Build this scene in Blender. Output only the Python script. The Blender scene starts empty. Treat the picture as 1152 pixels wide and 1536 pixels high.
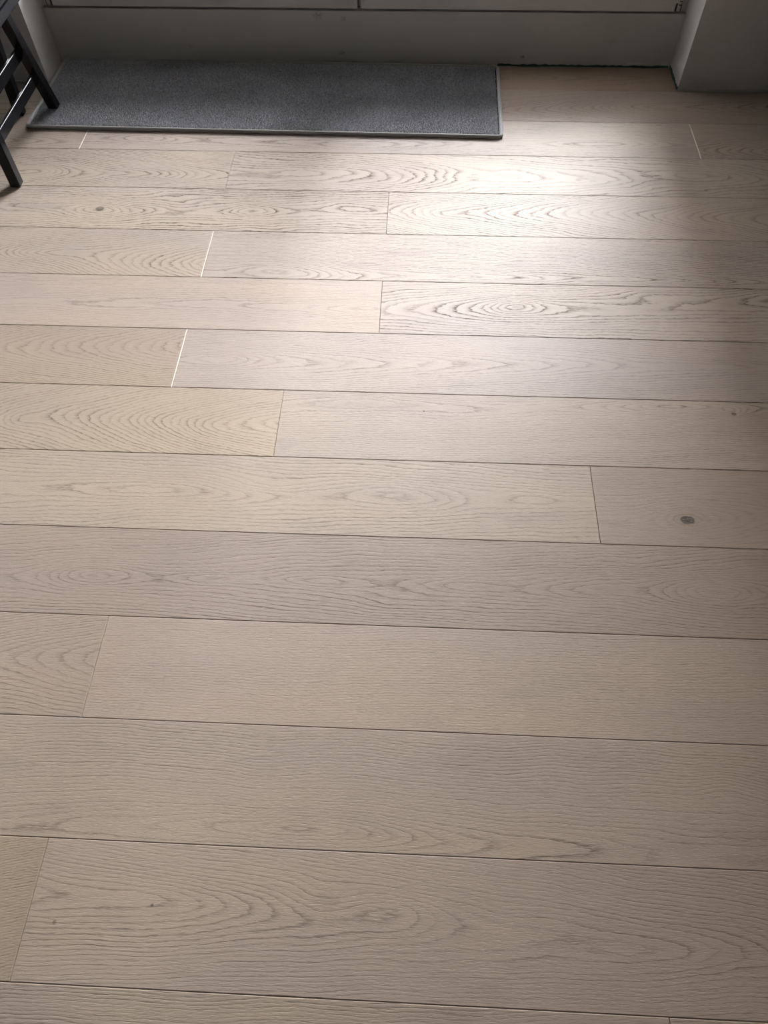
import bpy, bmesh, math, random
import numpy as np
from mathutils import Matrix, Vector

random.seed(7)
rng = np.random.default_rng(7)
scene = bpy.context.scene
C = scene.collection

# ------------------------------------------------------------------ camera
CAM_Z = 1.4072
cam_data = bpy.data.cameras.new('camera')
cam = bpy.data.objects.new('camera', cam_data)
C.objects.link(cam)
pitch, yaw, roll = 1.0018, 0.0582, -0.0171
right0 = Vector((math.cos(yaw), math.sin(yaw), 0))
fwdh = Vector((-math.sin(yaw), math.cos(yaw), 0))
fwd = fwdh * math.cos(pitch) - Vector((0, 0, 1)) * math.sin(pitch)
up0 = fwdh * math.sin(pitch) + Vector((0, 0, 1)) * math.cos(pitch)
right = right0 * math.cos(roll) + up0 * math.sin(roll)
up = -right0 * math.sin(roll) + up0 * math.cos(roll)
m3 = Matrix((right, up, -fwd)).transposed()
cam.matrix_world = Matrix.Translation((0, 0, CAM_Z)) @ m3.to_4x4()
cam_data.sensor_fit = 'HORIZONTAL'
cam_data.sensor_width = 36.0
cam_data.lens = 1066.77 / 1152 * 36.0
cam_data.clip_start = 0.02
scene.camera = cam

# ------------------------------------------------------------------ sky, exposure
SKY = 11.0
world = bpy.data.worlds.new('overcast_sky')
scene.world = world
world.use_nodes = True
bg = world.node_tree.nodes['Background']
bg.inputs['Color'].default_value = (0.94, 0.96, 1.0, 1)
bg.inputs['Strength'].default_value = SKY
scene.view_settings.view_transform = 'Standard'
scene.view_settings.look = 'None'
scene.view_settings.gamma = 1.0
scene.view_settings.use_curve_mapping = False
scene.view_settings.exposure = 2.54

scene.cycles.max_bounces = 7
scene.cycles.diffuse_bounces = 5
scene.cycles.glossy_bounces = 3

# layout of the place, metres (x right, y towards the window, z up)
WALL_Y = 2.82          # room face of the window wall
DOOR_Y = 2.985         # face of the glazed door and of the board under it
NICHE_L, NICHE_R = -1.433, 0.966
LEAF_Z0 = 0.191
ROOM_L, ROOM_R, ROOM_BACK, CEIL = -3.4, 1.50, -3.6, 2.6
BLOCKER_EDGE, BLOCKER_TOP, OVERHANG = 0.5, 20.0, 4.3  # extents of the unseen block and slab added to shape the daylight
PLANK_W = 0.22
SEAM0 = 2.8109


def portal(x0, x1, z0, z1, y):
    l = bpy.data.lights.new('window_portal', 'AREA')
    l.shape = 'RECTANGLE'
    l.size, l.size_y = x1 - x0, z1 - z0
    l.cycles.is_portal = True
    o = bpy.data.objects.new('window_portal', l)
    o.location = ((x0 + x1) / 2, y, (z0 + z1) / 2)
    o.rotation_euler = (-math.pi / 2, 0, 0)
    C.objects.link(o)


portal(NICHE_L, NICHE_R, 0.2, 2.3, 3.12)


# ------------------------------------------------------------------ helpers
class NT:
    """tiny expression helper for shader node trees"""
    def __init__(self, name):
        self.mat = bpy.data.materials.new(name)
        self.mat.use_nodes = True
        self.t = self.mat.node_tree
        self.b = self.t.nodes['Principled BSDF']

    def put(self, sock, v):
        if isinstance(v, bpy.types.NodeSocket):
            self.t.links.new(v, sock)
        else:
            sock.default_value = v

    def m(self, op, a, b=None, c=None, clamp=False):
        n = self.t.nodes.new('ShaderNodeMath')
        n.operation = op
        n.use_clamp = clamp
        for i, v in enumerate((a, b, c)):
            if v is not None:
                self.put(n.inputs[i], v)
        return n.outputs[0]

    def add(self, a, b): return self.m('ADD', a, b)
    def sub(self, a, b): return self.m('SUBTRACT', a, b)
    def mul(self, a, b): return self.m('MULTIPLY', a, b)
    def mad(self, a, b, c): return self.m('MULTIPLY_ADD', a, b, c)

    def coords(self):
        tc = self.t.nodes.new('ShaderNodeTexCoord')
        s = self.t.nodes.new('ShaderNodeSeparateXYZ')
        self.t.links.new(tc.outputs['Object'], s.inputs[0])
        return tc.outputs['Object'], s.outputs[0], s.outputs[1], s.outputs[2]

    def xyz(self, x, y, z=0.0):
        n = self.t.nodes.new('ShaderNodeCombineXYZ')
        for i, v in enumerate((x, y, z)):
            self.put(n.inputs[i], v)
        return n.outputs[0]

    def noise(self, vec, scale=1.0, detail=2.0, rough=0.5):
        n = self.t.nodes.new('ShaderNodeTexNoise')
        self.put(n.inputs['Vector'], vec)
        n.inputs['Scale'].default_value = scale
        n.inputs['Detail'].default_value = detail
        n.inputs['Roughness'].default_value = rough
        return n.outputs['Fac']

    def ramp(self, fac, stops, interp='LINEAR'):
        n = self.t.nodes.new('ShaderNodeValToRGB')
        n.color_ramp.interpolation = interp
        e = n.color_ramp.elements
        while len(e) < len(stops):
            e.new(0.5)
        for i, (p, v) in enumerate(stops):
            e[i].position = p
            e[i].color = (v, v, v, 1) if not isinstance(v, tuple) else (*v, 1)
        self.put(n.inputs[0], fac)
        return n.outputs[0]

    def mix(self, fac, a, b, blend='MIX'):
        n = self.t.nodes.new('ShaderNodeMix')
        n.data_type = 'RGBA'
        n.blend_type = blend
        self.put(n.inputs[0], fac)
        for i, v in ((6, a), (7, b)):
            self.put(n.inputs[i], v if isinstance(v, bpy.types.NodeSocket) else (*v, 1))
        return n.outputs[2]

    def bump(self, h, strength=0.3, dist=0.001):
        n = self.t.nodes.new('ShaderNodeBump')
        n.inputs['Strength'].default_value = strength
        n.inputs['Distance'].default_value = dist
        self.put(n.inputs['Height'], h)
        self.t.links.new(n.outputs[0], self.b.inputs['Normal'])

    def set(self, **k):
        names = dict(col='Base Color', rough='Roughness', spec='Specular IOR Level', metal='Metallic',
                     sheen='Sheen Weight', coat='Coat Weight')
        for a, v in k.items():
            s = self.b.inputs[names[a]]
            if isinstance(v, tuple):
                v = (*v, 1)
            self.put(s, v)
        return self.mat


def link(o, parent=None):
    C.objects.link(o)
    if parent is not None:
        o.parent = parent
    return o


def mesh_obj(name, verts, faces, mats, parent=None, midx=None, smooth=False):
    me = bpy.data.meshes.new(name)
    me.from_pydata([tuple(v) for v in verts], [], [tuple(f) for f in faces])
    for m_ in (mats if isinstance(mats, (list, tuple)) else [mats]):
        me.materials.append(m_)
    if midx:
        me.polygons.foreach_set('material_index', midx)
    if smooth:
        me.polygons.foreach_set('use_smooth', [True] * len(me.polygons))
    me.update()
    return link(bpy.data.objects.new(name, me), parent)


def bm_obj(name, bm, mat, parent=None, smooth=False):
    me = bpy.data.meshes.new(name)
    bmesh.ops.recalc_face_normals(bm, faces=bm.faces)
    bm.to_mesh(me)
    bm.free()
    me.materials.append(mat)
    if smooth:
        me.polygons.foreach_set('use_smooth', [True] * len(me.polygons))
    return link(bpy.data.objects.new(name, me), parent)


def add_box(bm, x0, x1, y0, y1, z0, z1, bevel=0.0, seg=2):
    r = bmesh.ops.create_cube(bm, size=1.0)
    vs = r['verts']
    for v in vs:
        v.co = Vector((x0 if v.co.x < 0 else x1, y0 if v.co.y < 0 else y1, z0 if v.co.z < 0 else z1))
    if bevel:
        es = list({e for v in vs for e in v.link_edges})
        bmesh.ops.bevel(bm, geom=es, offset=bevel, segments=seg, affect='EDGES', profile=0.6)


def box(name, x0, x1, y0, y1, z0, z1, mat, parent=None, bevel=0.0, seg=2):
    bm = bmesh.new()
    add_box(bm, x0, x1, y0, y1, z0, z1, bevel, seg)
    return bm_obj(name, bm, mat, parent)


def beam(name, p, q, a, b, mat, parent, side, bevel=0.002, level=False):
    """square bar from p to q; a = size along 'side', b = size across it"""
    p, q = Vector(p), Vector(q)
    d = (q - p).normalized()
    s = Vector(side)
    s = (s - d * s.dot(d)).normalized()
    t = d.cross(s)
    bm = bmesh.new()
    r = bmesh.ops.create_cube(bm, size=1.0)
    L = (q - p).length
    for v in r['verts']:
        c = v.co.copy()
        v.co = (p + q) / 2 + d * (c.z * L) + s * (c.x * a) + t * (c.y * b)
        if level:      # ends cut level, so that a slanting leg stands flat
            v.co += d * (((p.z if c.z < 0 else q.z) - v.co.z) / d.z)
    bmesh.ops.bevel(bm, geom=list(bm.edges), offset=bevel, segments=3, affect='EDGES', profile=0.5)
    return bm_obj(name, bm, mat, parent)


def tube_mesh(path, rad, n=10, closed=False):
    pts = [Vector(p) for p in path]
    vs, fs = [], []
    N = len(pts)
    for i, p in enumerate(pts):
        a = pts[(i - 1) % N] if (closed or i) else p
        b = pts[(i + 1) % N] if (closed or i < N - 1) else p
        d = (b - a).normalized()
        s = d.cross(Vector((0, 0, 1))) if abs(d.z) < 0.9 else d.cross(Vector((1, 0, 0)))
        s.normalize()
        t = s.cross(d)
        for k in range(n):
            an = 2 * math.pi * k / n
            vs.append(p + s * (rad * math.cos(an)) + t * (rad * math.sin(an)))
    for i in range(N if closed else N - 1):
        j = (i + 1) % N
        for k in range(n):
            l = (k + 1) % n
            fs.append((i * n + k, i * n + l, j * n + l, j * n + k))
    if not closed:
        fs.append(tuple(range(n - 1, -1, -1)))
        fs.append(tuple(range((N - 1) * n, N * n)))
    return vs, fs


def tag(o, label, cat=None, kind=None, group=None):
    o['label'] = label
    if cat:
        o['category'] = cat
    if kind:
        o['kind'] = kind
    if group:
        o['group'] = group
    return o


def empty(name, loc):
    o = bpy.data.objects.new(name, None)
    o.location = loc
    o.empty_display_size = 0.1
    return link(o)


def reparent(o, root):
    """the mesh was built in world coordinates; hang it under root without moving it"""
    o.parent = root
    o.matrix_parent_inverse = Matrix.Translation(root.location).inverted()
    return o


# ------------------------------------------------------------------ materials
def paint(name, col, rough=0.6, bump=0.05, spots=()):
    n = NT(name)
    vec, x, y, z = n.coords()
    big = n.noise(vec, 3.0, 3, 0.6)
    fine = n.noise(vec, 260.0, 2, 0.6)
    c = n.mix(n.ramp(big, [(0.35, 0.0), (0.75, 1.0)]), tuple(v * 0.93 for v in col), col)
    if spots:
        tot = None
        for (sx, sz, r, a) in spots:
            dx = n.m('DIVIDE', n.sub(x, sx), r)
            dz = n.m('DIVIDE', n.sub(z, sz), r * 0.6)
            e = n.m('EXPONENT', n.mul(n.add(n.mul(dx, dx), n.mul(dz, dz)), -1.0))
            e = n.mul(e, a)
            tot = e if tot is None else n.add(tot, e)
        patch = n.ramp(n.noise(vec, 130.0, 3, 0.7), [(0.42, 0.0), (0.58, 1.0)])
        c = n.mix(n.m('MULTIPLY', tot, patch, clamp=True), c, (0.10, 0.09, 0.07))
    n.bump(fine, bump, 0.0006)
    return n.set(col=c, rough=rough, spec=0.35)


M_WALL = paint('white_wall_paint', (0.62, 0.60, 0.585), 0.75, 0.12)
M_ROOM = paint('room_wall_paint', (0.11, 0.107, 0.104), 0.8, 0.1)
M_CEIL = paint('ceiling_paint', (0.36, 0.35, 0.34), 0.85, 0.05)
M_DOOR = paint('white_door_lacquer', (0.62, 0.60, 0.58), 0.35, 0.01)
M_BOARD = paint('threshold_board_paint', (0.56, 0.545, 0.53), 0.45, 0.02,
                [(-0.307, 0.04, 0.012, 0.7), (0.391, 0.033, 0.010, 1.0), (-0.39, 0.169, 0.02, 0.6),
                 (-0.295, 0.158, 0.010, 0.7), (0.72, 0.09, 0.012, 0.4), (-0.9, 0.06, 0.01, 0.5)])


def simple(name, col, rough, spec=0.5, metal=0.0, var=0.12, scale=40.0, bump=0.0):
    n = NT(name)
    vec, x, y, z = n.coords()
    f = n.noise(vec, scale, 3, 0.6)
    c = n.mix(f, tuple(v * (1 - var) for v in col), tuple(min(1, v * (1 + var)) for v in col))
    if bump:
        n.bump(f, bump, 0.001)
    return n.set(col=c, rough=rough, spec=spec, metal=metal)


M_GAP = simple('dark_rubber_seal', (0.035, 0.033, 0.032), 0.6)
M_METAL = simple('zinc_hinge', (0.45, 0.45, 0.45), 0.35, metal=0.9)
M_TAPE = simple('green_masking_tape', (0.030, 0.085, 0.060), 0.7, var=0.5, scale=25)
M_CAULK = simple('acrylic_caulk', (0.60, 0.59, 0.57), 0.7, var=0.15, scale=60)
M_SCREED = simple('grey_screed', (0.22, 0.205, 0.19), 0.9, bump=0.1)
M_CONC = simple('balcony_concrete', (0.2, 0.19, 0.185), 0.9, bump=0.2)
M_BLOCKER = simple('blocker_render', (0.14, 0.12, 0.105), 0.9, scale=3)
M_WINGLASS = simple('dark_window_glass', (0.03, 0.035, 0.04), 0.1)
M_LAWN = simple('lawn', (0.06, 0.09, 0.03), 0.95, scale=8)


def pane_glass():
    n = NT('clear_window_glass')
    t = n.t
    tr = t.nodes.new('ShaderNodeBsdfTransparent')
    tr.inputs[0].default_value = (0.95, 0.95, 0.95, 1)
    gl = t.nodes.new('ShaderNodeBsdfGlossy')
    gl.inputs['Roughness'].default_value = 0.02
    lw = t.nodes.new('ShaderNodeFresnel')
    lw.inputs[0].default_value = 1.45
    mx = t.nodes.new('ShaderNodeMixShader')
    t.links.new(lw.outputs[0], mx.inputs[0])
    t.links.new(tr.outputs[0], mx.inputs[1])
    t.links.new(gl.outputs[0], mx.inputs[2])
    t.links.new(mx.outputs[0], t.nodes['Material Output'].inputs[0])
    return n.mat


M_GLASS = pane_glass()

# oak: ring field of each visible board, in metres of the room
# s rings per metre along the board, K/d curve of the cathedral about the line y = v0 + m x, g cross slope,
# n waviness, t tint, c contrast, gs swirls (x, y, length, width, rings), kn knots (x, y, rx, ry, darkness)
GRAIN = {
    (-1, 'a'): dict(c=1.0, s=8, K=150, d=0.05, g=0, n=1.2, t=(0.8, 0.7, 0.62), v0=2.88, m=0.025),
    (0, 'a'): dict(c=1.0, s=-18, K=170, d=0.05, g=0, n=1.5, t=(0.88, 0.82, 0.8), v0=2.645, m=0.055, gs=[(0.811, 2.709, 0.1461, 0.0461, -3)]),
    (1, 'a'): dict(c=1.0, s=9, K=170, d=0.05, g=0, n=1.2, t=(0.9, 0.86, 0.82), v0=2.412, m=-0.004),
    (1, 'b'): dict(c=1.0, s=2, K=130, d=0.045, g=0, n=1.3, t=(0.97, 0.95, 0.95), v0=2.448, m=0.006, gs=[(-0.203, 2.408, 0.3954, 0.0493, -5), (-0.977, 2.445, 0.0954, 0.0337, -3), (0.634, 2.447, 0.208, 0.0414, -3)]),
    (1, 'c'): dict(c=1.0, s=-22, K=170, d=0.06, g=0, n=1.2, t=(0.93, 0.88, 0.86), v0=2.456, m=-0.032),
    (2, 'a'): dict(c=1.7, s=19, K=140, d=0.05, g=0, n=1.8, t=(0.93, 0.9, 0.85), v0=2.238, m=0.009, gs=[(-0.904, 2.224, 0.1134, 0.0306, -2.5), (-1.288, 2.24, 0.0688, 0.031, -2)]),
    (2, 'b'): dict(c=1.35, s=9, K=75, d=0.045, g=0, n=2.2, t=(1.0, 0.98, 0.95), v0=2.241, m=0.011, gs=[(-0.328, 2.241, 0.2475, 0.0689, -3), (0.946, 2.278, 0.1328, 0.0459, -2.2), (0.166, 2.225, 0.0889, 0.0453, 2)]),
    (3, 'a'): dict(c=1.5, s=-1, K=105, d=0.045, g=0, n=2.6, t=(0.98, 0.95, 0.91), v0=2.044, m=0.016, gs=[(-1.026, 2.032, 0.098, 0.0491, -4.5), (-0.529, 2.033, 0.0733, 0.0314, -3.5), (-0.77, 2.069, 0.0655, 0.0356, 2.5), (-0.202, 2.057, 0.0969, 0.0316, -2.2), (-1.225, 2.037, 0.1094, 0.0317, -1.5)], kn=[(-1.026, 2.032, 0.0152, 0.0119, 0.8), (-0.529, 2.033, 0.0108, 0.0077, 0.25)]),
    (3, 'b'): dict(c=1.25, s=-21, K=120, d=0.05, g=0, n=1.9, t=(0.98, 0.96, 0.94), v0=2.037, m=0.001, gs=[(0.077, 2.034, 0.0852, 0.0346, -1.5)]),
    (4, 'a'): dict(c=0.9, s=-28, K=130, d=0.06, g=0, n=1.7, t=(0.95, 0.91, 0.86), v0=1.746, m=-0.047, gs=[(-1.153, 1.804, 0.124, 0.0283, -3)]),
    (4, 'b'): dict(c=1.3, s=8, K=165, d=0.05, g=0, n=1.6, t=(0.97, 0.95, 0.94), v0=1.729, m=0.011, gs=[(-0.403, 1.75, 0.1405, 0.0485, -4), (0.236, 1.738, 0.1776, 0.0209, -3), (0.746, 1.742, 0.2149, 0.0178, -3)]),
    (5, 'a'): dict(c=0.75, s=-4, K=170, d=0.03, g=0, n=1.2, t=(1.0, 0.955, 0.92), v0=1.595, m=0.008, gs=[(-0.859, 1.623, 0.0785, 0.0172, -1.5), (-0.152, 1.592, 0.115, 0.0278, -2)]),
    (5, 'b'): dict(c=1.35, s=-5, K=95, d=0.05, g=0, n=1.5, t=(0.98, 0.965, 0.955), v0=1.587, m=0.044, gs=[(0.292, 1.61, 0.2192, 0.067, -5), (0.292, 1.61, 0.0572, 0.0251, -2.5), (0.707, 1.68, 0.1155, 0.0288, -3), (1.002, 1.678, 0.1529, 0.0401, -3)], kn=[(0.298, 1.61, 0.0172, 0.007, 0.2)]),
    (6, 'a'): dict(c=1.0, s=-24, K=165, d=0.07, g=0, n=1.5, t=(0.9, 0.84, 0.77), v0=1.466, m=0.055),
    (6, 'b'): dict(c=0.8, s=9, K=165, d=0.045, g=0, n=1.4, t=(0.94, 0.92, 0.925), v0=1.376, m=0.01, gs=[(-0.513, 1.379, 0.0821, 0.0299, -3), (0.865, 1.397, 0.1599, 0.0246, -2)]),
    (7, 'a'): dict(c=1.05, s=-31, K=110, d=0.05, g=0, n=1.6, t=(0.97, 0.92, 0.83), v0=1.165, m=0.017, gs=[(-0.484, 1.154, 0.188, 0.0658, -5), (-1.003, 1.148, 0.0432, 0.0265, -1.5)]),
    (7, 'b'): dict(c=0.8, s=2, K=175, d=0.03, g=0, n=1.5, t=(0.96, 0.93, 0.89), v0=1.22, m=0.036, gs=[(0.697, 1.25, 0.1709, 0.0295, -6), (-0.095, 1.244, 0.2086, 0.023, -2), (0.829, 1.232, 0.0305, 0.0202, -2.5)], kn=[(0.83, 1.23, 0.0068, 0.0056, 0.8), (0.037, 1.211, 0.0027, 0.0027, 1)]),
    (8, 'a'): dict(c=0.95, s=5, K=105, d=0.055, g=0, n=1.6, t=(0.98, 0.94, 0.87), v0=0.943, m=0.017, gs=[(-0.576, 0.936, 0.2083, 0.0346, -3.5), (-0.338, 0.964, 0.0965, 0.0175, 2), (-0.016, 0.945, 0.1427, 0.0421, -3.5), (0.3, 0.949, 0.0945, 0.0305, -2.8), (0.442, 0.955, 0.0629, 0.0343, -2)]),
    (8, 'b'): dict(c=0.55, s=3, K=130, d=0.04, g=0, n=2.0, t=(0.88, 0.82, 0.77), v0=0.859, m=0.061, gs=[(0.652, 0.903, 0.1077, 0.0441, -4), (0.652, 0.903, 0.0369, 0.0221, -2)], kn=[(0.652, 0.903, 0.0185, 0.0129, 1.0)]),
    (9, 'a'): dict(c=0.95, s=-7, K=150, d=0.04, g=0, n=2.3, t=(0.84, 0.79, 0.75), v0=0.709, m=0.01, gs=[(-0.701, 0.708, 0.0896, 0.0331, -4.5), (-0.431, 0.708, 0.1038, 0.0165, -2.5), (-0.201, 0.711, 0.0885, 0.0164, -2.5), (0.138, 0.711, 0.0877, 0.0163, -2), (0.681, 0.716, 0.0866, 0.0324, -4.5), (0.399, 0.708, 0.087, 0.0227, -2), (0.525, 0.776, 0.1774, 0.0203, 2)], kn=[(-0.696, 0.705, 0.0149, 0.005, 0.15)]),
    (10, 'a'): dict(c=1.0, s=-22, K=170, d=0.06, g=30, n=1.2, t=(0.92, 0.86, 0.79), v0=0.543, m=0.04),
    (10, 'b'): dict(c=0.6, s=5, K=190, d=0.04, g=0, n=2.0, t=(0.98, 0.92, 0.86), v0=0.709, m=-0.006),
    (11, 'a'): dict(c=0.8, s=2, K=170, d=0.055, g=0, n=1.6, t=(0.96, 0.905, 0.84), v0=0.188, m=0.003, gs=[(-0.176, 0.205, 0.2801, 0.0382, -5.5), (-0.176, 0.205, 0.1097, 0.0157, -2), (0.617, 0.312, 0.0497, 0.0361, -2.5)]),
    (12, 'a'): dict(c=0.8, s=-45, K=140, d=0.05, g=90, n=1, t=(0.92, 0.85, 0.73), v0=-0.046, m=0.044),
    (12, 'b'): dict(c=0.75, s=11, K=180, d=0.055, g=0, n=1.9, t=(0.97, 0.91, 0.85), v0=0.057, m=-0.033, gs=[(-0.408, 0.08, 0.1048, 0.0264, -2.5), (-0.129, 0.098, 0.0698, 0.0266, 2.2), (0.011, 0.078, 0.0689, 0.0261, -1.6), (0.46, 0.039, 0.1112, 0.0211, -1.5)], kn=[(-0.583, 0.039, 0.0035, 0.0039, 0.6), (-0.42, 0.072, 0.0029, 0.0025, 0.8), (-0.117, 0.093, 0.0255, 0.0143, 0.12)]),
    (13, 'a'): dict(c=0.9, s=3, K=170, d=0.04, g=0, n=1.4, t=(0.93, 0.88, 0.8), v0=-0.212, m=0.045),
    (13, 'b'): dict(c=0.9, s=3, K=170, d=0.04, g=0, n=1.4, t=(0.9, 0.85, 0.77), v0=-0.132, m=0.045),
}
GRAIN_SCALE = 1.0
OAK_LIGHT = (0.465, 0.396, 0.342)
OAK_DARK = (0.150, 0.122, 0.102)


def oak(name, g, cx, cy, seed):
    n = NT(name)
    vec, x, y, z = n.coords()
    U = n.add(x, cx)          # room metres along the board
    V = n.add(y, cy)
    # --- ring field
    vc = n.mad(U, g['m'], g['v0'])
    wob = n.noise(n.xyz(n.mul(U, 2.2), n.mul(V, 7.0), seed * 3.7), 1.0, 2, 0.5)
    dv = n.sub(V, vc)
    dv = n.mad(n.sub(n.noise(n.xyz(n.mul(U, 3.1), seed * 1.3, 4.0), 1.0, 2, 0.5), 0.5), 0.035, dv)
    rr = n.m('SQRT', n.add(n.mul(dv, dv), g['d'] ** 2))
    F = n.mul(n.sub(rr, g['d']), float(g['K']))
    F = n.add(F, n.mul(U, float(g['s'])))
    if g.get('g'):
        F = n.add(F, n.mul(V, float(g['g'])))
    for (gx, gy, sx, sy, A) in g.get('gs', ()):
        a = n.m('DIVIDE', n.sub(U, gx), sx * 1.1)
        b = n.m('DIVIDE', n.sub(V, gy), sy * 1.1)
        e = n.m('EXPONENT', n.mul(n.add(n.mul(a, a), n.mul(b, b)), -1.0))
        F = n.mad(e, float(A), F)
    F = n.mad(n.sub(wob, 0.5), 3.2 * g['n'], F)
    jag = n.noise(n.xyz(n.mul(U, 22.0), n.mul(V, 95.0), seed * 5.1), 1.0, 2, 0.6)
    F = n.mad(n.sub(jag, 0.5), 0.75, F)
    ring = n.m('FLOOR', F)
    fr = n.m('FRACT', F)
    wn = n.t.nodes.new('ShaderNodeTexWhiteNoise')
    wn.noise_dimensions = '1D'
    n.put(wn.inputs['W'], n.add(ring, seed * 17.0))
    ringv = wn.outputs['Value']
    line = n.ramp(fr, [(0.0, 0.75), (0.05, 1.0), (0.16, 0.55), (0.34, 0.14), (0.62, 0.0), (0.93, 0.05), (1.0, 0.70)])
    line = n.mul(line, n.mad(ringv, 0.75, 0.35))
    # --- pores: short dashes along the grain, following the rings
    p1 = n.noise(n.xyz(n.mul(U, 55.0), n.mul(V, 1000.0), seed), 1.0, 2, 0.6)
    p1 = n.ramp(p1, [(0.50, 0.0), (0.70, 1.0)])
    p2 = n.noise(n.xyz(n.mul(U, 20.0), n.mul(V, 420.0), seed + 9.0), 1.0, 2, 0.55)
    p2 = n.ramp(p2, [(0.47, 0.0), (0.72, 1.0)])
    dash = n.noise(n.xyz(n.mul(U, 70.0), n.mul(V, 260.0), seed + 3.0), 1.0, 1, 0.5)
    dash = n.ramp(dash, [(0.30, 0.30), (0.62, 1.0)])
    slow = n.noise(n.xyz(n.mul(U, 1.7), n.mul(V, 6.0), seed + 21.0), 1.0, 3, 0.55)
    slow_r = n.ramp(slow, [(0.30, 0.35), (0.68, 1.0)])
    dark = n.mul(n.mul(line, dash), slow_r)
    pores = n.mad(p1, 0.20, n.mul(p2, 0.24))
    pores = n.mul(pores, n.mad(line, 0.9, 0.55))
    c = g['c']
    fac = n.m('ADD', n.mul(dark, 0.95 * c), n.mul(pores, 0.70), clamp=True)
    tl = g['t']
    light = tuple(a * b for a, b in zip(OAK_LIGHT, tl))
    darkc = tuple(a * b for a, b in zip(OAK_DARK, tl))
    # broad drift of tone along the board: yellower to greyer
    drift = n.noise(n.xyz(n.mul(U, 1.3), n.mul(V, 3.5), seed + 40.0), 1.0, 2, 0.5)
    base = n.mix(n.ramp(drift, [(0.32, 0.0), (0.68, 1.0)]),
                 (light[0] * 0.93, light[1] * 0.93, light[2] * 0.96), (light[0] * 1.03, light[1] * 1.02, light[2] * 0.98))
    smoke = n.noise(n.xyz(n.mul(U, 5.0), n.mul(V, 16.0), seed + 60.0), 1.0, 2, 0.5)
    smoke = n.mul(n.ramp(smoke, [(0.56, 0.0), (0.78, 1.0)]), 0.35 * c)
    base = n.mix(smoke, base, (light[0] * 0.70, light[1] * 0.71, light[2] * 0.76))
    col = n.mix(fac, base, darkc)
    for (kx, ky, rx, ry, kd) in g.get('kn', ()):
        ja = n.mad(n.sub(n.noise(n.xyz(n.mul(U, 90.0), n.mul(V, 90.0), seed), 1.0, 2, 0.5), 0.5), 0.45, 1.0)
        a = n.m('DIVIDE', n.sub(U, kx), rx)
        b = n.m('DIVIDE', n.sub(V, ky), ry)
        rad = n.mul(n.m('SQRT', n.add(n.mul(a, a), n.mul(b, b))), ja)
        halo = n.ramp(n.m('DIVIDE', rad, 4.0), [(0.0, 1.0), (0.34, 0.75), (0.42, 0.0), (0.62, 0.30), (0.80, 0.0)])
        col = n.mix(n.mul(halo, 0.35 * kd), col, (light[0] * 0.72, light[1] * 0.66, light[2] * 0.62))
        core = n.ramp(rad, [(0.75, 1.0), (1.05, 0.0)])
        kin = n.noise(n.xyz(n.mul(U, 90.0), n.mul(V, 190.0), seed + 5.0), 1.0, 2, 0.5)
        kcol = n.mix(n.ramp(kin, [(0.40, 0.0), (0.62, 1.0)]), (0.066, 0.054, 0.047), (0.19, 0.158, 0.135))
        kcol = n.mix(n.ramp(rad, [(0.55, 0.0), (0.85, 1.0)]), kcol, (0.055, 0.048, 0.042))
        col = n.mix(n.mul(core, 0.92 * kd), col, kcol)
    h = n.mad(fac, -1.0, n.mul(n.sub(p1, 0.5), -0.35))
    n.bump(h, 0.55, 0.0008)
    rough = n.mad(fac, 0.14, 0.52)
    return n.set(col=col, rough=rough, spec=n.m('MULTIPLY_ADD', fac, -0.33, 0.335, clamp=True))


# ------------------------------------------------------------------ floor
floor = mesh_obj('floor', [(ROOM_L, ROOM_BACK, -0.06), (ROOM_R, ROOM_BACK, -0.06), (ROOM_R, 3.0, -0.06), (ROOM_L, 3.0, -0.06),
                           (ROOM_L, ROOM_BACK, -0.0145), (ROOM_R, ROOM_BACK, -0.0145), (ROOM_R, 3.0, -0.0145), (ROOM_L, 3.0, -0.0145)],
                 [(3, 2, 1, 0), (4, 5, 6, 7), (0, 1, 5, 4), (1, 2, 6, 5), (2, 3, 7, 6), (3, 0, 4, 7)], M_SCREED)
tag(floor, 'pale limed oak plank floor with wide brushed boards', 'floor', 'structure')

n_ = NT('lit_bevel_oak')
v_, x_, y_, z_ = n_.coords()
M_LIT_BEVEL = n_.set(col=n_.mix(n_.noise(v_, 200, 2), (0.60, 0.53, 0.45), (0.72, 0.64, 0.55)), rough=0.6)  # pale colour stands in for light caught on the end bevels
L_BOARD = 2.157
JOINTS = {-1: -0.70, 0: -0.635, 1: -1.189, 2: -0.636, 3: -0.0905, 4: -0.635, 5: -0.0925, 6: -0.6335, 7: -0.3335,
          8: 0.444, 9: -1.02, 10: -0.634, 11: -1.09, 12: -0.633, 13: 0.4485}
LIT_JOINTS = {(1, -1.189), (1, 0.968), (4, -0.635), (6, -0.6335)}  # joints whose end bevels are coloured as if catching the light
NAMES = {(-1, -0.70): 'a', (0, -0.635): 'a', (1, -1.189 - L_BOARD): 'a', (1, -1.189): 'b', (1, -1.189 + L_BOARD): 'c',
         (9, -1.02): 'a', (11, -1.09): 'a'}
for r_ in (2, 3, 4, 5, 6, 7, 8, 10, 12, 13):
    NAMES[(r_, JOINTS[r_] - L_BOARD)] = 'a'
    NAMES[(r_, JOINTS[r_])] = 'b'


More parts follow.
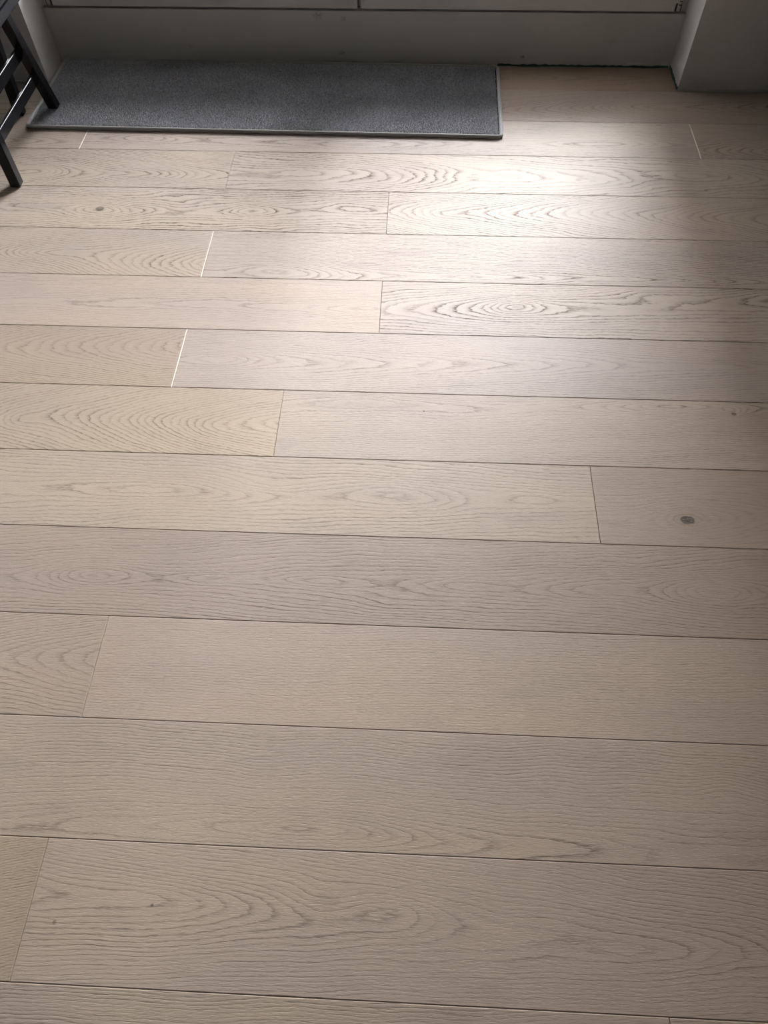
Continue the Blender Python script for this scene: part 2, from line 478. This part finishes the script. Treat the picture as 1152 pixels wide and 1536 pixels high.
def plank(x0, x1, y0, y1, mat, lit0, lit1):
    g_ = 0.0004
    x0, x1, y0, y1 = x0 + g_, x1 - g_, y0 + g_, y1 - g_
    cx, cy = (x0 + x1) / 2, (y0 + y1) / 2
    b, e0, e1, zb = 0.0011, (0.0016 if lit0 else 0.0009), (0.0016 if lit1 else 0.0009), -0.014
    def ring(a0, a1, b0, b1, z):
        return [(a0 - cx, b0 - cy, z), (a1 - cx, b0 - cy, z), (a1 - cx, b1 - cy, z), (a0 - cx, b1 - cy, z)]
    vs = ring(x0, x1, y0, y1, zb) + ring(x0, x1, y0, y1, -b) + ring(x0 + e0, x1 - e1, y0 + b, y1 - b, 0)
    fs = [(3, 2, 1, 0), (8, 9, 10, 11)]
    mi = [0, 0]
    for k in range(4):
        l = (k + 1) % 4
        fs += [(k, l, 4 + l, 4 + k), (4 + k, 4 + l, 8 + l, 8 + k)]
        s = 1 if ((k == 1 and lit1) or (k == 3 and lit0)) else 0
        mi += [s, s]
    o = mesh_obj('plank', vs, fs, [mat, M_LIT_BEVEL], floor, mi)
    o.location = (cx, cy, 0)
    return o


row, count = -1, 0
while True:
    y1 = SEAM0 - row * PLANK_W
    y0 = y1 - PLANK_W
    if y1 < ROOM_BACK + 0.01:
        break
    xl, xr = ROOM_L + 0.004, ROOM_R - 0.004
    if row == -1:
        xl, xr, y1 = NICHE_L + 0.001, NICHE_R - 0.001, DOOR_Y - 0.002
    y0 = max(y0, ROOM_BACK + 0.004)
    j0 = JOINTS.get(row, -1.0 + (row * 0.54) % L_BOARD)
    j = j0 - 3 * L_BOARD
    if row == -1:
        j = -1.5
    while j < xr:
        a, b = j, j + L_BOARD
        if row == -1:
            a, b, j0k = xl, xr, -0.70
        if b > xl + 0.01 and a < xr - 0.01:
            key = None
            for (rr_, jj), nm in NAMES.items():
                if rr_ == row and (abs(jj - j) < 0.02 or row == -1):
                    key = (row, nm)
            xa, xb = max(a, xl), min(b, xr)
            cx, cy = (xa + xb) / 2, (y0 + y1) / 2
            g = GRAIN.get(key) if key else None
            if g is None:
                q = random.uniform(0.9, 1.0)
                g = dict(c=0.9, s=random.uniform(-15, 15), K=140, d=0.05, g=0, n=1.6, t=(q, q * 0.96, q * 0.92),
                         v0=cy + random.uniform(-0.06, 0.06), m=random.uniform(-0.02, 0.02))
            mat = oak('oak_board', g, cx, cy, 1.0 + count * 1.37)
            plank(xa, xb, y0, y1, mat, any(abs(a - t[1]) < 0.004 and t[0] == row for t in LIT_JOINTS),
                  any(abs(b - t[1]) < 0.004 and t[0] == row for t in LIT_JOINTS))
            count += 1
        j += L_BOARD
        if row == -1:
            break
    row += 1

# ------------------------------------------------------------------ walls and ceiling
TOPZ = 2.28
bm = bmesh.new()
add_box(bm, ROOM_L, NICHE_L, WALL_Y, 3.25, -0.06, CEIL)
add_box(bm, NICHE_R, ROOM_R, WALL_Y, 3.25, -0.06, CEIL)
add_box(bm, NICHE_L, NICHE_R, WALL_Y, 3.25, TOPZ, CEIL)
wall_front = tag(bm_obj('wall_front', bm, M_WALL), 'white painted window wall with a deep door recess', 'wall', 'structure')
wl = tag(box('wall_left', ROOM_L - 0.15, ROOM_L, ROOM_BACK - 0.15, 3.25, -0.06, CEIL, M_ROOM), 'plain painted wall beyond the stool', 'wall', 'structure')
wr = tag(box('wall_right', ROOM_R, ROOM_R + 0.15, ROOM_BACK - 0.15, 3.25, -0.06, CEIL, M_ROOM), 'plain painted wall at the right of the room', 'wall', 'structure')
wb = tag(box('wall_back', ROOM_L, ROOM_R, ROOM_BACK - 0.15, ROOM_BACK, -0.06, CEIL, M_ROOM), 'plain painted wall behind the viewer', 'wall', 'structure')
ce = tag(box('ceiling', ROOM_L - 0.15, ROOM_R + 0.15, ROOM_BACK - 0.15, 3.25, CEIL, CEIL + 0.15, M_CEIL), 'plain white ceiling', 'ceiling', 'structure')


def ragged_strip(name, p, q, out, hmin, hmax, thick, mat, parent, steps, bulge=0.0):
    """uneven low strip stuck along the foot of a wall, from p to q, facing 'out'"""
    p, q, out = Vector(p), Vector(q), Vector(out)
    vs, fs = [], []
    for i in range(steps + 1):
        t = i / steps
        c = p.lerp(q, t)
        h = random.uniform(hmin, hmax)
        th = thick * random.uniform(0.5, 1.5) + bulge * max(0, math.sin(t * 9)) ** 6
        vs += [c + Vector((0, 0, 0.0)), c + out * th, c + out * th * 0.8 + Vector((0, 0, h * 0.7)), c + Vector((0, 0, h))]
    for i in range(steps):
        a, b = i * 4, i * 4 + 4
        for k in range(4):
            l = (k + 1) % 4
            fs.append((a + k, b + k, b + l, a + l))
    fs += [(3, 2, 1, 0), tuple(steps * 4 + k for k in range(4))]
    return mesh_obj(name, vs, fs, mat, parent)


# trim under the glazed door, with remains of green tape along its foot
trim = box('trim_1', NICHE_L, NICHE_R, DOOR_Y, 3.10, -0.06, LEAF_Z0 - 0.006, M_BOARD, bevel=0.0015)
tag(trim, 'low painted board under the glazed double door', 'threshold', 'structure')
t1 = ragged_strip('tape_remnant', (0.30, DOOR_Y - 0.0003, 0.0003), (NICHE_R - 0.006, DOOR_Y - 0.0003, 0.0003), (0, -1, 0), 0.005, 0.009, 0.0022, M_TAPE, trim, 46, 0.004)
t1['label'] = 'dark green tape remnant along the floor'
t2 = ragged_strip('tape_remnant', (NICHE_R - 0.0003, DOOR_Y - 0.004, 0.0003), (NICHE_R - 0.0003, WALL_Y + 0.002, 0.0003), (-1, 0, 0), 0.006, 0.014, 0.003, M_TAPE, wall_front, 14)
t2['label'] = 'dark green tape remnant along the floor'
ragged_strip('caulk_bead', (NICHE_R + 0.006, WALL_Y - 0.0003, 0.0003), (ROOM_R - 0.01, WALL_Y - 0.0003, 0.0003), (0, -1, 0), 0.004, 0.007, 0.002, M_CAULK, wall_front, 90)
ragged_strip('caulk_bead', (ROOM_L + 0.01, WALL_Y - 0.0003, 0.0003), (NICHE_L - 0.004, WALL_Y - 0.0003, 0.0003), (0, -1, 0), 0.003, 0.005, 0.0015, M_CAULK, wall_front, 60)
bd = ragged_strip('caulk_bead', (0.80, DOOR_Y - 0.0003, 0.010), (NICHE_R - 0.008, DOOR_Y - 0.0003, 0.010), (0, -1, 0), 0.004, 0.016, 0.002, M_CAULK, trim, 12)

# ------------------------------------------------------------------ glazed double door
door = empty('door_1', (-0.234, DOOR_Y + 0.06, LEAF_Z0))
tag(door, 'white double door with glass panes above the low board', 'door', 'structure')


def mitre(name, pts, y0, y1, parent, bevel=0.0015):
    """flat frame member: outline pts in x,z between depths y0 and y1"""
    bm = bmesh.new()
    f = [bm.verts.new((x, y0, z)) for x, z in pts]
    b = [bm.verts.new((x, y1, z)) for x, z in pts]
    k = len(pts)
    bm.faces.new(f)
    bm.faces.new(list(reversed(b)))
    for i in range(k):
        j = (i + 1) % k
        bm.faces.new((f[j], f[i], b[i], b[j]))
    bmesh.ops.bevel(bm, geom=list(bm.edges), offset=bevel, segments=2, affect='EDGES', profile=0.5)
    return reparent(bm_obj(name, bm, M_DOOR), parent)


ZT = TOPZ - 0.05
# fixed frame
bm = bmesh.new()
add_box(bm, NICHE_L, NICHE_L + 0.045, DOOR_Y + 0.02, 3.12, LEAF_Z0 - 0.006, TOPZ, 0.002)
add_box(bm, NICHE_R - 0.045, NICHE_R, DOOR_Y + 0.02, 3.12, LEAF_Z0 - 0.006, TOPZ, 0.002)
add_box(bm, NICHE_L + 0.045, NICHE_R - 0.045, DOOR_Y + 0.02, 3.12, TOPZ - 0.05, TOPZ, 0.002)
reparent(bm_obj('frame', bm, M_DOOR), door)
reparent(box('seal', NICHE_L + 0.045, NICHE_R - 0.045, DOOR_Y + 0.03, 3.09, LEAF_Z0 - 0.006, LEAF_Z0 + 0.0005, M_GAP), door)
STILE, RAIL = 0.062, 0.085
for (lx0, lx1) in ((NICHE_L + 0.040, -0.2405), (-0.2285, NICHE_R - 0.040)):
    leaf = empty('leaf', ((lx0 + lx1) / 2, DOOR_Y + 0.03, LEAF_Z0 + 0.002))
    leaf.parent = door
    leaf.matrix_parent_inverse = Matrix.Translation(door.location).inverted()
    wl_ = leaf.location.copy()
    z0, z1 = LEAF_Z0 + 0.0025, ZT
    a, b, c_, d_ = lx0, lx1, STILE, RAIL
    e = 0.0003
    for nm, pts in (('rail', [(a + e, z0), (b - e, z0), (b - c_ - e, z0 + d_), (a + c_ + e, z0 + d_)]),
                    ('rail', [(a + c_ + e, z1 - d_), (b - c_ - e, z1 - d_), (b - e, z1), (a + e, z1)]),
                    ('stile', [(a, z0 + e), (a + c_, z0 + d_ + e), (a + c_, z1 - d_ - e), (a, z1 - e)]),
                    ('stile', [(b - c_, z0 + d_ + e), (b, z0 + e), (b, z1 - e), (b - c_, z1 - d_ - e)])):
        mitre(nm, pts, DOOR_Y - 0.004, DOOR_Y + 0.062, leaf, 0.0012)
    reparent(box('pane', a + c_ - 0.008, b - c_ + 0.008, DOOR_Y + 0.026, DOOR_Y + 0.032, z0 + d_ - 0.008, z1 - d_ + 0.008, M_GLASS), leaf)
# meeting strip seen in the gap between the leaves
reparent(box('astragal', -0.2365, -0.2290, DOOR_Y + 0.004, DOOR_Y + 0.05, LEAF_Z0 + 0.008, ZT - 0.002, simple('grey_seal', (0.22, 0.21, 0.21), 0.6)), door)
reparent(box('seal', -0.2404, -0.2366, DOOR_Y + 0.012, DOOR_Y + 0.05, LEAF_Z0 + 0.004, ZT - 0.002, M_GAP), door)
# corner hinges
for sx, hx in ((1, NICHE_R - 0.034), (-1, NICHE_L + 0.034)):
    for hz in (LEAF_Z0 + 0.006, 1.9):
        vs, fs = [], []
        for (px, rad, za, zb) in ((0, 0.0055, 0.0, 0.018), (0, 0.0045, 0.022, 0.030), (0, 0.0058, 0.034, 0.080)):
            v2, f2 = tube_mesh([(hx + px, DOOR_Y - 0.004, hz + za), (hx + px, DOOR_Y - 0.004, hz + zb)], rad, 12)
            o_ = len(vs)
            vs += v2
            fs += [tuple(i + o_ for i in f) for f in f2]
        reparent(mesh_obj('hinge', vs, fs, M_DOOR, smooth=False), door)
        bm = bmesh.new()
        add_box(bm, hx - sx * 0.011 - 0.003, hx - sx * 0.011 + 0.003, DOOR_Y - 0.0048, DOOR_Y - 0.003, hz - 0.002, hz + 0.024)
        add_box(bm, hx - 0.004, hx + 0.004, DOOR_Y - 0.0105, DOOR_Y - 0.004, hz + 0.0185, hz + 0.0215)
        add_box(bm, hx - 0.004, hx + 0.004, DOOR_Y - 0.0105, DOOR_Y - 0.004, hz + 0.0305, hz + 0.0335)
        add_box(bm, hx + sx * 0.007 - 0.001, hx + sx * 0.007 + 0.001, DOOR_Y - 0.0048, DOOR_Y - 0.003, hz - 0.002, hz + 0.020)
        reparent(bm_obj('hinge_gap', bm, M_GAP), door)
# handle on the right leaf
bm = bmesh.new()
add_box(bm, -0.208, -0.182, DOOR_Y - 0.014, DOOR_Y - 0.0042, 1.08, 1.22, 0.003)
add_box(bm, -0.200, -0.190, DOOR_Y - 0.05, DOOR_Y - 0.012, 1.165, 1.18, 0.002)
add_box(bm, -0.202, -0.188, DOOR_Y - 0.056, DOOR_Y - 0.044, 1.06, 1.182, 0.003)
reparent(bm_obj('handle', bm, M_METAL), door)

# ------------------------------------------------------------------ outside
bal = tag(box('balcony', -4.5, 4.5, 3.25, 4.6, -0.25, 0.02, M_CONC), 'grey concrete balcony slab outside the door', 'balcony', 'structure')
grd = tag(box('ground', -60, 60, 4.7, 90, -9.2, -9.0, M_LAWN), 'lawn far below the balcony', 'ground', 'structure')
oh = tag(box('added_overhang', -4.5, 4.5, 3.25, OVERHANG, 2.62, 2.82, M_CONC), 'unseen concrete slab added above the door to block the high sky', 'balcony', 'structure')  # unseen slab, added so the rug darkens towards the door
blocker = empty('added_sky_blocker', (-9.0, 12.0, -9.0))  # unseen building, added to cut off the left part of the sky
tag(blocker, 'unseen brown block with windows, added to block the sky on the left', 'light blocker')
BX0, BX1, BY = -18.0, BLOCKER_EDGE, 10.0
reparent(box('wall', BX0, BX1, BY, BY + 10, -9.0, BLOCKER_TOP, M_BLOCKER), blocker)
z = -7.6
while z < BLOCKER_TOP - 2.0:
    x = BX1 - 2.2
    while x > BX0 + 1:
        wnd = box('window', x, x + 1.3, BY - 0.04, BY - 0.001, z, z + 1.5, M_DOOR, bevel=0.01)
        reparent(wnd, blocker)
        pn = box('pane', x + 0.08, x + 1.22, BY - 0.05, BY - 0.041, z + 0.08, z + 1.42, M_WINGLASS)
        pn.parent = wnd
        pn.matrix_parent_inverse = Matrix.Identity(4)
        x -= 3.0
    z += 2.9
reparent(box('roof', BX0 - 0.2, BX1 + 0.2, BY - 0.2, BY + 10.2, BLOCKER_TOP, BLOCKER_TOP + 0.25, M_CONC), blocker)

# ------------------------------------------------------------------ rug
RUG_L, RUG_D = 1.716, 0.496
rug = empty('rug', (-1.4175, 2.4905, 0.0))          # front left corner
rug.rotation_euler = (0, 0, math.radians(-0.70))
tag(rug, 'long dark grey cut-pile rug with grey bound edge under the door', 'rug')
n_ = NT('grey_binding_yarn')
v_, x_, y_, z_ = n_.coords()
wv = n_.noise(n_.xyz(n_.mul(x_, 420.0), n_.mul(y_, 420.0), n_.mul(z_, 60.0)), 1.0, 2)
n_.bump(wv, 0.5, 0.0012)
M_BIND = n_.set(col=n_.mix(wv, (0.24, 0.237, 0.23), (0.44, 0.435, 0.42)), rough=0.75, sheen=0.3)
n_ = NT('grey_pile_yarn')
v_, x_, y_, z_ = n_.coords()
cl = n_.noise(v_, 150.0, 3, 0.8)
bl = n_.noise(v_, 9.0, 3, 0.6)
pc = n_.mix(n_.ramp(cl, [(0.36, 0.0), (0.66, 1.0)]), (0.070, 0.071, 0.084), (0.58, 0.59, 0.66))
pc = n_.mix(n_.mul(n_.ramp(bl, [(0.35, 0.0), (0.65, 1.0)]), 0.25), pc, (0.05, 0.05, 0.056))
M_PILE = n_.set(col=pc, rough=0.40, sheen=0.3, spec=1.0)
n_.b.inputs['Sheen Roughness'].default_value = 0.5
n_.b.inputs['IOR'].default_value = 1.8
M_BACKING = simple('rug_backing', (0.03, 0.03, 0.032), 0.9)

box('backing', 0.004, RUG_L - 0.004, 0.004, RUG_D - 0.004, 0.0006, 0.0060, M_BACKING, rug)


def round_rect(x0, x1, y0, y1, r, z, step=0.02):
    pts = []
    for cx, cy, a0 in ((x1 - r, y0 + r, -90), (x1 - r, y1 - r, 0), (x0 + r, y1 - r, 90), (x0 + r, y0 + r, 180)):
        for k in range(7):
            a = math.radians(a0 + 15 * k)
            pts.append((cx + r * math.cos(a), cy + r * math.sin(a), z))
    out = []
    for i, p in enumerate(pts):
        q = pts[(i + 1) % len(pts)]
        d = math.dist(p, q)
        k = max(1, int(d / step))
        for j in range(k):
            t = j / k
            out.append(tuple(p[c] + (q[c] - p[c]) * t for c in range(3)))
    return out


path = round_rect(0.0055, RUG_L - 0.0055, 0.0055, RUG_D - 0.0055, 0.014, 0.0068)
path = [(x + random.uniform(-3e-4, 3e-4), y + random.uniform(-4e-4, 4e-4), z + random.uniform(-2e-4, 2e-4)) for x, y, z in path]
vs, fs = tube_mesh(path, 0.0066, 10, True)
mesh_obj('binding', vs, fs, M_BIND, rug, smooth=True)

sp = 0.0033
nx, ny = int((RUG_L - 0.032) / sp), int((RUG_D - 0.032) / sp)
gx, gy = np.meshgrid(np.arange(nx), np.arange(ny))
px = 0.016 + (gx.ravel() + rng.uniform(0, 1, nx * ny)) * sp
py = 0.016 + (gy.ravel() + rng.uniform(0, 1, nx * ny)) * sp
N = px.size
hh = rng.uniform(0.0055, 0.0085, N)
rad = rng.uniform(0.0017, 0.0025, N)
a0 = rng.uniform(0, 2 * np.pi, N)
tx = px + rng.normal(0, 0.0009, N)
ty = py + rng.normal(-0.0004, 0.0009, N)
V = np.empty((N, 6, 3))
for k in range(3):
    an = a0 + k * 2 * np.pi / 3
    V[:, k] = np.stack([px + rad * np.cos(an), py + rad * np.sin(an), np.full(N, 0.0055)], 1)
    V[:, 3 + k] = np.stack([tx + rad * 0.62 * np.cos(an + 0.5), ty + rad * 0.62 * np.sin(an + 0.5),
                            0.0055 + hh + rng.normal(0, 0.0006, N)], 1)
idx = (np.arange(N) * 6)[:, None]
quads = np.concatenate([np.stack([idx[:, 0] + k, idx[:, 0] + (k + 1) % 3, idx[:, 0] + 3 + (k + 1) % 3, idx[:, 0] + 3 + k], 1) for k in range(3)])
tris = np.stack([idx[:, 0] + 3, idx[:, 0] + 4, idx[:, 0] + 5], 1)
me = bpy.data.meshes.new('pile')
loops = np.concatenate([quads.ravel(), tris.ravel()])
starts = np.concatenate([np.arange(len(quads)) * 4, len(quads) * 4 + np.arange(len(tris)) * 3])
me.vertices.add(N * 6)
me.vertices.foreach_set('co', V.reshape(-1))
me.loops.add(len(loops))
me.loops.foreach_set('vertex_index', loops.astype(np.int32))
me.polygons.add(len(starts))
me.polygons.foreach_set('loop_start', starts.astype(np.int32))
me.update(calc_edges=True)
me.validate()
me.materials.append(M_PILE)
pile = link(bpy.data.objects.new('pile', me), rug)
pile['kind'] = 'stuff'
pile['label'] = 'short dark grey cut pile'

# ------------------------------------------------------------------ stool
M_BLACK = simple('black_lacquered_wood', (0.005, 0.005, 0.006), 0.20, spec=0.4, var=0.2, scale=30)
n_ = NT('grey_seat_fabric')
v_, x_, y_, z_ = n_.coords()
wv = n_.noise(v_, 900.0, 2, 0.6)
n_.bump(wv, 0.5, 0.001)
M_FABRIC = n_.set(col=n_.mix(wv, (0.014, 0.0137, 0.0148), (0.034, 0.033, 0.0355)), rough=1.0, sheen=0.0, spec=0.0)
stool = empty('stool', (-1.55, 2.385, 0.0))
tag(stool, 'low black wooden stool with grey fabric seat, one foot on the rug', 'stool')
LEG = 0.034
SEAT_Z = 0.350
XL = -1.78
side = (1, 0, 0)
def leg(foot, top):
    return reparent(beam('leg', foot, top, LEG, LEG, M_BLACK, None, side, 0.003, True), stool)
leg((-1.344, 2.616, 0.0142), (-1.362, 2.546, SEAT_Z))      # right rear, stands on the rug
leg((-1.339, 2.154, 0.0002), (-1.385, 2.236, SEAT_Z))      # right front
leg((XL - 0.01, 2.616, 0.0002), (XL, 2.548, SEAT_Z + 0.004))
leg((XL - 0.01, 2.154, 0.0002), (XL + 0.02, 2.232, SEAT_Z + 0.004))
reparent(beam('support_leg', (-1.4686, 2.589, 0.0002), (-1.428, 2.560, SEAT_Z + 0.004), LEG, LEG, M_BLACK, None, side, 0.003, True), stool)
reparent(beam('support_leg', (-1.4686, 2.170, 0.0002), (-1.45, 2.215, SEAT_Z + 0.004), LEG, LEG, M_BLACK, None, side, 0.003, True), stool)
for z, ya, yb, xa, xb in ((0.132, 2.590, 2.180, -1.3545, -1.3545), (0.222, 2.572, 2.200, -1.3655, -1.3655),
                          (0.132, 2.590, 2.180, XL, XL), (0.222, 2.572, 2.200, XL, XL)):
    reparent(beam('rung', (xa, ya, z), (xb, yb, z), 0.010, 0.037, M_BLACK, None, side, 0.0015), stool)
SX0, SX1, SY0, SY1 = -1.83, -1.326, 2.115, 2.655
reparent(box('seat', SX0 + 0.03, SX1 - 0.03, SY0 + 0.03, SY1 - 0.03, SEAT_Z - 0.002, SEAT_Z + 0.012, M_BLACK, bevel=0.002), stool)
cu = reparent(box('cushion', SX0, SX1, SY0, SY1, SEAT_Z - 0.001, SEAT_Z + 0.050, M_FABRIC, bevel=0.010, seg=4), stool)
pth = round_rect(SX0 + 0.002, SX1 - 0.002, SY0 + 0.002, SY1 - 0.002, 0.014, SEAT_Z + 0.036, 0.05)
vs, fs = tube_mesh(pth, 0.004, 8, True)
pp = mesh_obj('piping', vs, fs, simple('dark_piping', (0.006, 0.006, 0.007), 1.0, spec=0.0), None, smooth=True)
pp.parent = cu
